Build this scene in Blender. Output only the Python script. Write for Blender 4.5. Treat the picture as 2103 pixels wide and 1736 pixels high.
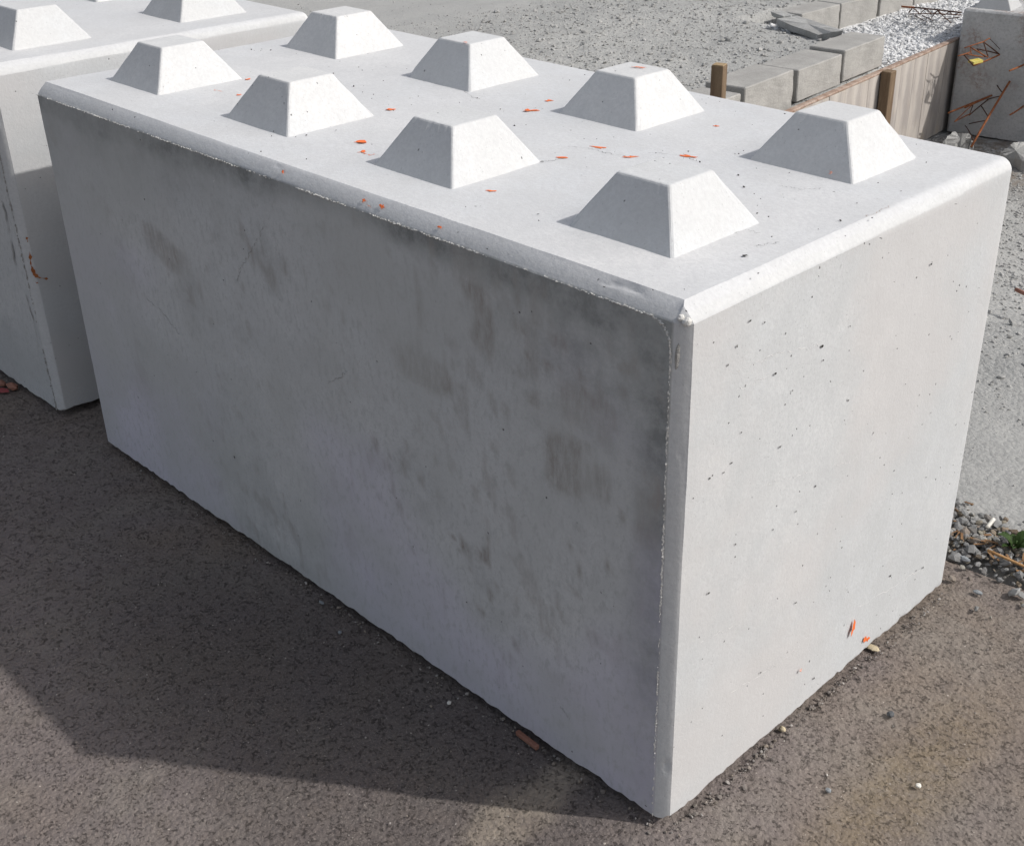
import bpy, bmesh, math, random
import numpy as np
from mathutils import Vector, Matrix

for o in list(bpy.data.objects): bpy.data.objects.remove(o)
C = bpy.context.scene.collection
SC = bpy.context.scene
R = math.radians

# ------------------------------------------------------------------ camera
CAM = np.array([2.3737, -1.0024, 1.3457])
AZ, EL, RO, FPX, CX, CY = 2.3507, -0.4897, -0.0119, 1234.8, 548.68, 409.18
dv = np.array([math.cos(EL)*math.cos(AZ), math.cos(EL)*math.sin(AZ), math.sin(EL)])
rv = np.array([math.sin(AZ), -math.cos(AZ), 0.0]); uv = np.cross(rv, dv)
r2 = rv*math.cos(RO)+uv*math.sin(RO); u2 = -rv*math.sin(RO)+uv*math.cos(RO)
cd = bpy.data.cameras.new("camera"); cam = bpy.data.objects.new("camera", cd); C.objects.link(cam)
cam.matrix_world = Matrix(((r2[0], u2[0], -dv[0], CAM[0]), (r2[1], u2[1], -dv[1], CAM[1]),
                           (r2[2], u2[2], -dv[2], CAM[2]), (0, 0, 0, 1)))
cd.sensor_width = 36; cd.sensor_fit = 'HORIZONTAL'; cd.lens = FPX/1024*36
cd.shift_x = (512-CX)/1024; cd.shift_y = (CY-422.5)/1024
cd.clip_start = 0.05; cd.clip_end = 1000
SC.camera = cam

# ------------------------------------------------------------------ light
SUN = np.array([0.732, 0.496, 0.784]); SUN /= np.linalg.norm(SUN)
sel = math.asin(SUN[2]); srot = math.atan2(SUN[0], SUN[1])
w = bpy.data.worlds.new("World"); SC.world = w; w.use_nodes = True
nt = w.node_tree; nt.nodes.clear()
sky = nt.nodes.new('ShaderNodeTexSky'); sky.sky_type = 'NISHITA'; sky.sun_disc = False
sky.sun_elevation = sel; sky.sun_rotation = srot; sky.dust_density = 3.0; sky.air_density = 1.0
hs = nt.nodes.new('ShaderNodeHueSaturation'); hs.inputs['Saturation'].default_value = 0.5
bg = nt.nodes.new('ShaderNodeBackground'); bg.inputs['Strength'].default_value = 0.146
wo = nt.nodes.new('ShaderNodeOutputWorld')
nt.links.new(sky.outputs[0], hs.inputs['Color']); nt.links.new(hs.outputs[0], bg.inputs['Color'])
nt.links.new(bg.outputs[0], wo.inputs[0])
sl = bpy.data.lights.new("sun", 'SUN'); sl.energy = 3.3; sl.angle = R(0.9); sl.color = (1.0, 0.975, 0.94)
so = bpy.data.objects.new("sun", sl); C.objects.link(so)
so.rotation_euler = Vector(SUN).to_track_quat('Z', 'Y').to_euler(); so.location = (6, 4, 8)
SC.view_settings.view_transform = 'Standard'; SC.view_settings.look = 'None'
SC.view_settings.gamma = 1; SC.view_settings.exposure = -0.08; SC.view_settings.use_curve_mapping = False

# ------------------------------------------------------------------ helpers
def at(x, y, z=0.0, axis=2):
    """a photo pixel (2102 wide view) and one known coordinate give a point of the place"""
    s = 1024/2102.
    v = dv*FPX + r2*(x*s-CX) - u2*(y*s-CY)
    t = (z-CAM[axis])/v[axis]
    return CAM + t*v
def z3(x, y): return (1700+x/2.2959)/1.2445, (y/2.2959)/1.2445
def z2(x, y): return (2200+x/4.132)/1.2445, (y/4.132)/1.2445
def z1(x, y): return (1700+x/4.206)/1.2445, (y/4.206)/1.2445

def _h(ix, iy, iz, s):
    n = (ix.astype(np.int64)*374761393 + iy.astype(np.int64)*668265263 + iz.astype(np.int64)*2147483647 + s*1274126177) & 0xffffffff
    n = ((n ^ (n >> 13))*1274126177) & 0xffffffff
    n = ((n ^ (n >> 16))*2246822519) & 0xffffffff
    return ((n ^ (n >> 15)) & 0xffff)/65535.0
def vnoise(P, s=0):
    P = np.asarray(P, float); I = np.floor(P); F = P-I; F = F*F*(3-2*F)
    I = I.astype(np.int64); x, y, z = I.T; fx, fy, fz = F.T
    out = 0
    for a in (0, 1):
        for b in (0, 1):
            for c in (0, 1):
                wgt = (fx if a else 1-fx)*(fy if b else 1-fy)*(fz if c else 1-fz)
                out = out + wgt*_h(x+a, y+b, z+c, s)
    return out*2-1
def fbm(P, scale, oct=4, s=0, gain=.5):
    P = np.asarray(P, float)*scale; a = 1; t = 0; n = 0
    for k in range(oct):
        t = t+a*vnoise(P*(2.03**k)+17.3*k, s+k); n += a; a *= gain
    return t/n
def sst(x, a, b):
    t = np.clip((x-a)/(b-a), 0, 1); return t*t*(3-2*t)

def put(name, me, mat, parent=None, loc=None, rot=None):
    o = bpy.data.objects.new(name, me); C.objects.link(o)
    if mat is not None and len(me.materials) == 0: me.materials.append(mat)
    if parent is not None: o.parent = parent
    if loc is not None: o.location = loc
    if rot is not None: o.rotation_euler = rot
    return o
def mesh_np(name, V, F, smooth=False):
    """F: (n,3) or (n,4) array"""
    me = bpy.data.meshes.new(name); V = np.asarray(V, np.float32); F = np.asarray(F, np.int32)
    me.vertices.add(len(V)); me.vertices.foreach_set('co', V.ravel())
    k = F.shape[1]; me.loops.add(F.size); me.loops.foreach_set('vertex_index', F.ravel())
    me.polygons.add(len(F)); me.polygons.foreach_set('loop_start', np.arange(0, F.size, k, dtype=np.int32))
    me.polygons.foreach_set('loop_total', np.full(len(F), k, np.int32))
    me.update(calc_edges=True); me.validate()
    me.polygons.foreach_set('use_smooth', np.full(len(me.polygons), smooth)); return me
def bm_mesh(name, bm, smooth=False):
    bmesh.ops.recalc_face_normals(bm, faces=bm.faces)
    me = bpy.data.meshes.new(name); bm.to_mesh(me); bm.free()
    for p in me.polygons: p.use_smooth = smooth
    return me
def empty(name, loc, label, cat, group=None, rz=0):
    o = bpy.data.objects.new(name, None); C.objects.link(o); o.location = loc; o.rotation_euler = (0, 0, rz)
    o.empty_display_size = .1
    return tag(o, label, cat, group)
def tag(o, label, cat, group=None):
    o['label'] = label; o['category'] = cat
    if group: o['group'] = group
    return o

# ------------------------------------------------------------------ node helpers
class NT:
    def __init__(self, name):
        self.m = bpy.data.materials.new(name); self.m.use_nodes = True; self.t = self.m.node_tree
        self.t.nodes.clear()
        self.out = self.n('ShaderNodeOutputMaterial'); self.b = self.n('ShaderNodeBsdfPrincipled')
        self.t.links.new(self.b.outputs[0], self.out.inputs[0])
        self.co = self.n('ShaderNodeTexCoord').outputs['Object']
        self.b.inputs['Specular IOR Level'].default_value = .25
    def n(self, ty, **kw):
        x = self.t.nodes.new(ty)
        for k, v in kw.items(): setattr(x, k, v)
        return x
    def set(self, sock, v):
        if isinstance(v, (int, float)): sock.default_value = v
        elif isinstance(v, tuple): sock.default_value = v if len(v) == len(sock.default_value) else (*v, 1)
        else: self.t.links.new(v, sock)
    def math(self, op, a, b=0.0, c=None, clamp=False):
        x = self.n('ShaderNodeMath', operation=op, use_clamp=clamp); self.set(x.inputs[0], a); self.set(x.inputs[1], b)
        if c is not None: self.set(x.inputs[2], c)
        return x.outputs[0]
    def noise(self, scale, detail=4, rough=.55, co=None, dist=0.0, d4=None):
        x = self.n('ShaderNodeTexNoise'); x.inputs['Scale'].default_value = scale; x.inputs['Detail'].default_value = detail
        x.inputs['Roughness'].default_value = rough; x.inputs['Distortion'].default_value = dist
        self.set(x.inputs['Vector'], co or self.co); return x.outputs['Fac']
    def voro(self, scale, co=None, feature='F1', rnd=1.0):
        x = self.n('ShaderNodeTexVoronoi', feature=feature); x.inputs['Scale'].default_value = scale
        x.inputs['Randomness'].default_value = rnd
        self.set(x.inputs['Vector'], co or self.co); return x
    def ramp(self, f, lo, hi, a=0.0, b=1.0):
        x = self.n('ShaderNodeMapRange'); x.interpolation_type = 'SMOOTHSTEP'
        self.set(x.inputs[0], f); x.inputs[1].default_value = lo; x.inputs[2].default_value = hi
        x.inputs[3].default_value = a; x.inputs[4].default_value = b; return x.outputs[0]
    def mix(self, f, a, b, mode='MIX'):
        x = self.n('ShaderNodeMix', data_type='RGBA', blend_type=mode)
        self.set(x.inputs[0], f); self.set(x.inputs[6], a); self.set(x.inputs[7], b); return x.outputs[2]
    def map(self, sc=(1, 1, 1), loc=(0, 0, 0), rot=(0, 0, 0), co=None):
        x = self.n('ShaderNodeMapping'); self.set(x.inputs[0], co or self.co)
        x.inputs['Location'].default_value = loc; x.inputs['Rotation'].default_value = rot; x.inputs['Scale'].default_value = sc
        return x.outputs[0]
    def warp(self, amt, scale, co=None):
        x = self.n('ShaderNodeTexNoise'); x.inputs['Scale'].default_value = scale; x.inputs['Detail'].default_value = 2
        self.set(x.inputs['Vector'], co or self.co)
        s = self.n('ShaderNodeVectorMath', operation='SUBTRACT'); self.set(s.inputs[0], x.outputs['Color']); s.inputs[1].default_value = (.5, .5, .5)
        m = self.n('ShaderNodeVectorMath', operation='SCALE'); self.set(m.inputs[0], s.outputs[0]); m.inputs['Scale'].default_value = amt
        a = self.n('ShaderNodeVectorMath', operation='ADD'); self.set(a.inputs[0], m.outputs[0]); self.set(a.inputs[1], co or self.co)
        return a.outputs[0]
    def bump(self, h, dist, strength=1.0, normal=None):
        x = self.n('ShaderNodeBump'); x.inputs['Strength'].default_value = strength; x.inputs['Distance'].default_value = dist
        self.set(x.inputs['Height'], h)
        if normal: self.set(x.inputs['Normal'], normal)
        return x.outputs[0]
    def done(self, col, rough=.85, normal=None):
        self.set(self.b.inputs['Base Color'], col); self.set(self.b.inputs['Roughness'], rough)
        if normal: self.set(self.b.inputs['Normal'], normal)
        return self.m
    def pits(self, scale, frac, rmax, warp=.006, co=None):
        """sparse irregular air holes: mask 0..1"""
        v = self.voro(scale, co=self.warp(warp, scale*2.2, co))
        sep = self.n('ShaderNodeSeparateColor'); self.t.links.new(v.outputs['Color'], sep.inputs[0])
        r = self.ramp(sep.outputs[0], 1-frac, 1.0, 0.0, rmax)
        d = self.math('SUBTRACT', r, v.outputs['Distance'])
        return self.math('MULTIPLY', d, 14.0, clamp=True)

def m_precast(name, base, warm=0.0, pit=1.0, stains=True):
    n = NT(name)
    if not stains:
        oi = n.n('ShaderNodeObjectInfo'); ad = n.n('ShaderNodeVectorMath', operation='ADD'); n.set(ad.inputs[0], n.co)
        rr_ = n.math('MULTIPLY', oi.outputs['Random'], 37.0); n.set(ad.inputs[1], rr_); n.co = ad.outputs[0]
    big = n.noise(2.3, 5, .6); mid = n.noise(11, 6, .65); fine = n.noise(160, 4, .75)
    b = base
    c = n.mix(n.ramp(big, .3, .7), (b*.93, b*.945, b*.95, 1), (b*1.03, b*1.02, b*1.0, 1))
    c = n.mix(n.ramp(mid, .38, .62, 0, .6), c, (b*.89, b*.89, b*.88, 1))
    c = n.mix(n.ramp(n.noise(34, 5, .7), .5, .68, 0, .45), c, (b*.86, b*.86, b*.85, 1))
    c = n.mix(n.ramp(fine, .36, .64, 0, .5), c, (b*.80, b*.80, b*.80, 1))
    # fine sand specks
    sp = n.pits(300, .16, .34, .001)
    c = n.mix(n.math('MULTIPLY', sp, .28), c, (b*.35, b*.35, b*.33, 1))
    if stains:
        a = n.n('ShaderNodeAttribute', attribute_name='stain'); s = n.n('ShaderNodeSeparateColor')
        n.t.links.new(a.outputs['Color'], s.inputs[0])
        streak = n.noise(1, 6, .75, co=n.map((110, 110, 30)))
        mott = n.ramp(n.noise(26, 6, .7), .3, .72, .55, 1.25)
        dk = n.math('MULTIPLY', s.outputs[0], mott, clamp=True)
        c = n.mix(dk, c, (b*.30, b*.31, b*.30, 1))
        br = n.math('MULTIPLY', s.outputs[1], n.ramp(streak, .3, .66, .25, 1.1), clamp=True)
        c = n.mix(br, c, (b*.48, b*.43, b*.39, 1))
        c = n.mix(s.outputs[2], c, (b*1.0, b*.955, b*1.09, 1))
        # face-only mottling
        af = n.n('ShaderNodeAttribute', attribute_name='face'); fr = n.n('ShaderNodeSeparateColor'); n.t.links.new(af.outputs['Color'], fr.inputs[0])
        sm = n.math('MULTIPLY', n.ramp(n.noise(1, 5, .72, co=n.map((95, 95, 48), rot=(0, .25, 0))), .48, .66, 0, .40), fr.outputs[0])
        c = n.mix(sm, c, (b*.55, b*.56, b*.54, 1))
        cl = n.math('MULTIPLY', n.ramp(n.noise(3.1, 4, .6, co=n.map(loc=(3, 1, 7))), .36, .64, 0, .62), fr.outputs[0])
        c = n.mix(cl, c, (b*.78, b*.785, b*.76, 1))
    if stains:
        c = n.mix(fr.outputs[2], c, n.mix(1.0, c, (.90, .915, .93, 1), 'MULTIPLY'))
        c = n.mix(fr.outputs[1], c, n.mix(1.0, c, (1.0, 1.0, 1.01, 1), 'MULTIPLY'))
        mt = n.math('MULTIPLY', fr.outputs[2], n.ramp(n.noise(1, 5, .65, co=n.map((16, 16, 7), loc=(2, 5, 1))), .42, .68, 0, .55))
        c = n.mix(mt, c, (b*.76, b*.775, b*.78, 1))
        low = n.math('MULTIPLY', fr.outputs[2], n.ramp(n.noise(2.4, 4, .6, co=n.map((1, 1, 1), loc=(4, 4, 4))), .42, .62, 0, .5))
        c = n.mix(low, c, (b*.86, b*.82, b*.80, 1))
    p1 = n.pits(34, .04*pit, .12, .012); p2 = n.pits(90, .055*pit, .18, .004)
    hole = n.math('MAXIMUM', p1, n.math('MULTIPLY', p2, .8))
    c = n.mix(n.math('MULTIPLY', hole, .93), c, (.035, .034, .032, 1))  # shade inside the air holes is painted as near-black colour
    h = n.math('MULTIPLY_ADD', mid, .9, n.math('MULTIPLY', fine, .42))
    h = n.math('MULTIPLY_ADD', hole, -1.2, h)
    nb = n.bump(h, .0026, .5)
    return n.done(c, .88, nb)

def m_simple(name, c1, c2, scale=8, bump=.002, rough=.85, stretch=(1, 1, 1), fine=120, metal=0):
    n = NT(name); co = n.map(stretch)
    f = n.noise(scale, 6, .65, co=co); g = n.noise(fine, 4, .7, co=co)
    c = n.mix(n.ramp(f, .3, .7), (*c1, 1), (*c2, 1))
    c = n.mix(n.ramp(g, .3, .75, 0, .4), c, (c1[0]*.5, c1[1]*.5, c1[2]*.5, 1))
    if metal: n.b.inputs['Metallic'].default_value = metal
    return n.done(c, rough, n.bump(n.math('ADD', f, g), bump, .7))

def m_asphalt():
    n = NT('worn_asphalt')
    big = n.noise(1.1, 4, .6); mid = n.noise(5, 5, .65); pat = n.noise(2.2, 5, .6, co=n.map(loc=(5, 2, 0)))
    brown = (.188, .152, .124, 1); purp = (.172, .145, .137, 1); grey = (.205, .180, .156, 1); och = (.19, .145, .088, 1)
    c = n.mix(n.ramp(big, .42, .56), brown, purp)
    c = n.mix(n.ramp(mid, .42, .7, 0, .7), c, grey)
    # ochre staining along the end of the block (rust wash) and beside its corner
    for cx, cy, rx, ry, rot, amt in ((1.80, .30, .08, .30, 0, .7), (1.74, -.02, .08, .13, .4, .5), (1.425, -.10, .052, .135, -.35, 1.25)):
        m = n.n('ShaderNodeVectorMath', operation='LENGTH')
        n.set(m.inputs[0], n.map((1/rx, 1/ry, 0), loc=(-cx/rx, -cy/ry, 0), co=n.warp(.05, 14)))
        k = n.ramp(m.outputs['Value'], .25, 1.25, amt, 0)
        k = n.math('MULTIPLY', k, n.ramp(n.noise(30, 4, .7), .3, .6, .45, 1), clamp=True)
        c = n.mix(k, c, och if cx > 1.5 else (.52, .44, .34, 1))
    # block's shadow deepened in the asphalt colour, beside the long side
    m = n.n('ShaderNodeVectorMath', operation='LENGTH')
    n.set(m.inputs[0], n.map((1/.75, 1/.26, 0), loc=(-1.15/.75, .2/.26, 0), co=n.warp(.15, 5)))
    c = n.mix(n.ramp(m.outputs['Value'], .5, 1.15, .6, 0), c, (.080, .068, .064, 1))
    fine = n.noise(135, 4, .68); grit = n.noise(420, 2, .7)
    wco = n.warp(.012, 60)
    v1 = n.voro(120, co=wco)
    c = n.mix(n.ramp(n.noise(21, 5, .75, co=n.map(loc=(1, 1, 2))), .42, .68, .0, .5), c, (.125, .102, .09, 1))
    c = n.mix(n.ramp(grit, .54, .78, 0, .7), c, (.34, .30, .26, 1))
    # short crevices and popped-out stones, their inner shade put into the colour
    n1 = n.noise(190, 5, .78); n2 = n.noise(70, 3, .6, co=n.map(loc=(3, 7, 1)))
    cav = n.ramp(n.math('MULTIPLY_ADD', n1, .72, n.math('MULTIPLY', n2, .28)), .385, .455, 1, 0)
    c = n.mix(n.math('MULTIPLY', cav, .26), c, (.060, .047, .040, 1))
    rim = n.ramp(n1, .56, .72, 0, .42); c = n.mix(rim, c, (.36, .31, .27, 1))
    sp = n.pits(150, .06, .27, .004); c = n.mix(n.math('MULTIPLY', sp, .75), c, (.46, .41, .36, 1))
    h = n.math('MULTIPLY_ADD', cav, -1.0, n.math('MULTIPLY', fine, .28)); h = n.math('MULTIPLY_ADD', v1.outputs['Distance'], -.45, h)
    h = n.math('MULTIPLY_ADD', grit, .20, h)
    nb = n.bump(h, .0046, .95)
    return n.done(c, .8, nb)

def m_yard():
    n = NT('gravel_ground')
    a = n.n('ShaderNodeAttribute', attribute_name='zone'); s = n.n('ShaderNodeSeparateColor'); n.t.links.new(a.outputs['Color'], s.inputs[0])
    big = n.noise(.9, 5, .6); mid = n.noise(9, 6, .7); fine = n.noise(60, 6, .8); v = n.voro(95, co=n.warp(.01, 60))
    c = n.mix(n.ramp(big, .35, .65), (.34, .338, .325, 1), (.41, .405, .385, 1))
    c = n.mix(n.math('MULTIPLY', s.outputs[0], .85), c, (.37, .365, .35, 1))          # smooth dust
    c = n.mix(s.outputs[1], c, (.80, .80, .79, 1))          # white limestone fill
    c = n.mix(n.math('MULTIPLY', s.outputs[2], n.ramp(n.noise(14, 5, .7), .35, .65)), c, (.16, .125, .095, 1))  # dirt
    st = n.n('ShaderNodeSeparateColor'); n.t.links.new(v.outputs['Color'], st.inputs[0])
    k = n.math('MULTIPLY', n.ramp(st.outputs[0], .3, 1, 0, .75), n.math('SUBTRACT', 1.0, n.math('MULTIPLY', s.outputs[0], .75)))
    c = n.mix(k, c, n.mix(.5, c, (.2, .2, .195, 1)))
    c = n.mix(n.ramp(mid, .5, .75, 0, .35), c, (.27, .265, .25, 1)); c = n.mix(n.ramp(n.noise(48, 5, .85), .56, .7, 0, .4), c, (.2, .195, .19, 1))
    c = n.mix(n.ramp(fine, .55, .8, 0, .5), c, (.2, .195, .19, 1))
    hh = n.math('MULTIPLY_ADD', v.outputs['Distance'], -.8, fine)
    hh = n.math('MULTIPLY', hh, n.math('SUBTRACT', 1.0, n.math('MULTIPLY', s.outputs[0], .8)))
    nb = n.bump(n.math('MULTIPLY_ADD', mid, .3, n.math('MULTIPLY_ADD', n.noise(170, 4, .8), .6, hh)), .006, .7)
    return n.done(c, .93, nb)

def m_rock(name, cols):
    n = NT(name)
    g = n.n('ShaderNodeNewGeometry').outputs['Random Per Island']
    r = n.n('ShaderNodeValToRGB'); n.t.links.new(g, r.inputs[0]); r.color_ramp.interpolation = 'LINEAR'
    e = r.color_ramp.elements
    while len(e) < len(cols): e.new(.5)
    for i, cc in enumerate(cols): e[i].position = i/(len(cols)-1); e[i].color = (*cc, 1)
    c = n.mix(n.ramp(n.noise(140, 5, .7), .3, .7, 0, .5), r.outputs[0], (.16, .155, .145, 1))
    return n.done(c, .85, n.bump(n.noise(220, 4, .7), .002, .6))

def m_rustwall():
    n = NT('rust_streaked_concrete'); b = .52
    c = n.mix(n.ramp(n.noise(5, 6, .7), .35, .65), (b*.8, b*.8, b*.79, 1), (b, b*.99, b*.97, 1))
    c = n.mix(n.ramp(n.noise(70, 5, .8), .45, .68, 0, .55), c, (b*.5, b*.49, b*.47, 1))
    k = n.math('MULTIPLY', n.ramp(n.noise(4.2, 4, .6, co=n.map(loc=(2, 2, 5))), .5, .64), n.ramp(n.noise(45, 5, .8), .42, .6))
    c = n.mix(n.math('MULTIPLY', k, .6), c, (.22, .125, .085, 1))
    return n.done(c, .9, n.bump(n.math('ADD', n.noise(60, 5, .8), n.noise(9, 4, .6)), .006, .9))
M = {}
M['main'] = m_precast('pale_precast_concrete', .60)
M['stud'] = m_precast('stud_precast_concrete', .61, pit=2.6, stains=False)
M['nb'] = m_precast('cream_precast_concrete', .58)
M['farblock'] = m_precast('grey_precast_concrete', .46, stains=False)
M['farface'] = m_rustwall()
M['burr'] = m_simple('crumbled_casting_edge', (.62, .60, .56), (.72, .71, .68), 60, .001)
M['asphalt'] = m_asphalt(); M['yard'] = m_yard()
M['cmu'] = m_simple('cement_block', (.33, .32, .30), (.42, .405, .38), 9, .004, fine=150)
M['slab'] = m_simple('mortar_slab', (.33, .325, .305), (.46, .455, .44), 14, .004)
M['rubble'] = m_simple('broken_concrete', (.33, .325, .31), (.42, .415, .40), 14, .004)
M['wood'] = m_simple('weathered_timber', (.15, .10, .062), (.25, .18, .115), 6, .002, stretch=(9, 9, 1))
M['woodpale'] = m_simple('sawn_timber', (.34, .24, .13), (.42, .31, .19), 6, .002, stretch=(9, 9, 1))
M['cap'] = m_simple('plywood_edge', (.24, .15, .105), (.46, .37, .31), 22, .002)
M['rust'] = m_simple('rusted_steel', (.17, .052, .022), (.34, .13, .05), 40, .001, rough=.8)
M['rustdark'] = m_simple('dark_rusted_steel', (.055, .03, .022), (.13, .06, .035), 40, .001, rough=.8)
M['yellow'] = m_simple('yellow_plastic', (.62, .48, .06), (.75, .68, .25), 30, .001, rough=.5)
M['orange'] = m_simple('orange_paint', (.88, .16, .035), (.92, .24, .07), 60, .0005, rough=.5)
M['faint'] = m_simple('faded_orange_paint', (.72, .36, .27), (.78, .44, .36), 60, .0005, rough=.7)
M['rustmark'] = m_simple('rust_orange_mark', (.34, .11, .04), (.42, .16, .06), 60, .0005)
M['crack'] = m_simple('crack_shadow', (.06, .058, .052), (.12, .115, .105), 60, .0005)
M['softcrack'] = m_simple('dirty_crack', (.27, .26, .24), (.40, .39, .37), 60, .0005)
M['palecrack'] = m_simple('lime_filled_crack', (.74, .73, .72), (.80, .79, .78), 60, .0005)
M['leaf'] = m_simple('green_leaf', (.06, .11, .03), (.09, .15, .045), 40, .001, rough=.6)
M['straw'] = m_simple('dry_stalk', (.38, .20, .08), (.50, .30, .14), 60, .001)
M['white'] = m_simple('pale_paper', (.70, .66, .58), (.78, .76, .70), 60, .001)
M['brick'] = m_simple('brick_piece', (.28, .13, .09), (.35, .18, .13), 40, .002)
M['tan'] = m_simple('tan_crumb', (.50, .42, .28), (.58, .50, .36), 60, .003)
M['pink'] = m_simple('pink_red_spray', (.30, .06, .06), (.36, .09, .09), 60, .0005)
M['stone'] = m_rock('mixed_gravel', [(.10, .09, .08), (.17, .17, .17), (.23, .23, .225), (.30, .30, .295), (.20, .14, .09), (.25, .225, .17), (.38, .375, .36)])
M['lime'] = m_rock('pale_gravel', [(.30, .295, .28), (.38, .375, .36), (.43, .425, .41), (.36, .355, .34), (.50, .49, .47)])
M['limewhite'] = m_rock('white_gravel', [(.62, .62, .61), (.74, .74, .74), (.82, .82, .82), (.5, .5, .5)])
M['gritmix'] = m_rock('asphalt_grit_stone', [(.12, .10, .09), (.2, .17, .15), (.14, .12, .11), (.3, .25, .2), (.22, .2, .19), (.5, .46, .42)])
M['darkstone'] = m_simple('dark_stone', (.085, .09, .095), (.14, .145, .15), 80, .003)
M['greystone'] = m_simple('grey_stone', (.24, .26, .27), (.32, .33, .34), 80, .003)

def m_plank():
    n = NT('limewashed_form_board')
    g = n.noise(1, 6, .7, co=n.map((1, 30, 3))); st = n.noise(1, 5, .6, co=n.map((1, 9, 2), loc=(0, 3, 1))); f = n.noise(90, 4, .7)
    c = n.mix(n.ramp(g, .3, .7), (.47, .43, .39, 1), (.38, .34, .305, 1))
    c = n.mix(n.ramp(st, .5, .66, 0, .6), c, (.25, .23, .22, 1))
    c = n.mix(n.ramp(n.noise(5, 3, .5, co=n.map(loc=(1, 9, 2))), .55, .7, 0, .5), c, (.50, .41, .30, 1))
    c = n.mix(n.ramp(f, .5, .8, 0, .3), c, (.2, .18, .16, 1))
    return n.done(c, .85, n.bump(g, .003, .6))
M['plank'] = m_plank()

# ------------------------------------------------------------------ terrain
WALL_Y, WALL_K, WX = 4.035, -.111, -.581          # the boards run along x = WX + K (y - WALL_Y)
PIT = -0.47
def xw(y): return WX+WALL_K*(np.clip(y, 1, 7)-WALL_Y)
def terrain(x, y):
    """lower ground in front of the boards, banked gravel behind the cement blocks"""
    s_ = x-xw(y)
    d = PIT*sst(y, 1.7, 3.9)*sst(s_, -.040, -.026)
    m1 = (1-sst(y, 4.35, 4.75))*sst(-s_, .19, .27)*sst(y, 2.2, 2.9)
    m2 = sst(-x, 1.50, 1.60)*sst(y, 2.2, 2.9)
    return d+.105*np.maximum(m1, m2)*(1-sst(-x, 2.6, 4.2))
def grid_lines(a, b, step, far, extra=()):
    L = list(np.arange(a, b+1e-6, step)); s = step; v = a; lo = []
    while v > -far: s *= 1.35; v -= s; lo.append(v)
    s = step; v = b; hi = []
    while v < far: s *= 1.35; v += s; hi.append(v)
    return np.array(sorted(set(lo+L+hi+list(extra))))
xs = grid_lines(-6, 3.6, .028, 220, (WX-.042, WX-.037, WX-.030, WX-.0255)); ys = grid_lines(.7, 9.5, .028, 220)
GX, GY = np.meshgrid(xs, ys, indexing='ij'); GX = GX+xw(GY)-WX
P = np.stack([GX.ravel(), GY.ravel(), np.zeros(GX.size)], 1)
near = (np.abs(P[:, 0]) < 8) & (P[:, 1] > .9) & (P[:, 1] < 12)
Z = terrain(P[:, 0], P[:, 1])
smooth_zone = sst(fbm(P, .55, 3, 5), -.25, .15)*sst(-P[:, 0], .8, 2.2)*(1-sst(P[:, 1], 6, 9))
smooth_zone = np.maximum(smooth_zone, .45*sst(P[:, 0], .5, 1.0)*sst(P[:, 1], 1.0, 1.12)*(1-sst(P[:, 1]+.15*fbm(P, 3, 3, 2), 1.45, 1.75)))
Z = Z+near*(fbm(P, 1.5, 3, 1)*.022+fbm(P, 14, 4, 2)*.010*(1-.85*smooth_zone))
Z -= .012*(1-sst(P[:, 1], 1.3, 2.6))
Z = np.where(P[:, 1] < .93, -.03, Z)
sw = P[:, 0]-xw(P[:, 1])
white = sst(P[:, 0], -1.45, -1.3)*(sw < -.02)*sst(P[:, 1], 4.3, 4.55)
white = np.maximum(white, .75*sst(P[:, 1], 5.0, 5.6)*sst(P[:, 0], -1.6, -1.35)*(sw < -.02))
dirt = sst(sw, 0, .1)*sst(P[:, 1], 4.2, 4.7)*.9+np.exp(-((P[:, 1]-.98)/.06)**2)*.9
V = P.copy(); V[:, 2] = Z
ni, nj = GX.shape; I = np.arange(ni*nj).reshape(ni, nj)
F = np.stack([I[:-1, :-1], I[1:, :-1], I[1:, 1:], I[:-1, 1:]], -1).reshape(-1, 4)
me = mesh_np('ground', V, F, True)
ca = me.color_attributes.new('zone', 'FLOAT_COLOR', 'POINT')
ca.data.foreach_set('color', np.stack([np.clip(smooth_zone, 0, 1), np.clip(white, 0, 1), np.clip(dirt, 0, 1), np.ones(len(V))], 1).astype(np.float32).ravel())
g = put('ground', me, M['yard']); g['kind'] = 'structure'

# asphalt: sheet with a broken edge along y ~ .9, real fine relief near the camera
def asphalt():
    xs = grid_lines(-.9, 3.0, .0085, 220); ys0 = np.arange(-1.25, .885, .0085)
    lo = []; s = .0085; v = -1.25
    while v > -220: s *= 1.35; v -= s; lo.append(v)
    ys = np.array(sorted(lo+list(ys0)+[.9, .915]))
    GX, GY = np.meshgrid(xs, ys, indexing='ij'); P = np.stack([GX.ravel(), GY.ravel(), GX.ravel()*0], 1)
    edge = .03*fbm(P*[1, 0, 0], 6, 4, 9)
    k = sst(P[:, 1], .6, .9); V = P.copy(); V[:, 1] += edge*k
    nearm = (P[:, 0] > -1) & (P[:, 0] < 3.1) & (P[:, 1] > -1.3)
    V[:, 2] = nearm*(.0035*fbm(P, 6, 3, 3)+.0024*fbm(P, 55, 3, 4, .7)-.0035)
    V[:, 2] -= np.where(P[:, 1] > .91, .03, np.where(P[:, 1] > .89, .008, 0))
    ni, nj = GX.shape; I = np.arange(ni*nj).reshape(ni, nj)
    F = np.stack([I[:-1, :-1], I[1:, :-1], I[1:, 1:], I[:-1, 1:]], -1).reshape(-1, 4)
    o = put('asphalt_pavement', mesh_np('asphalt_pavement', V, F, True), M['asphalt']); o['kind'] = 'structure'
asphalt()

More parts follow.
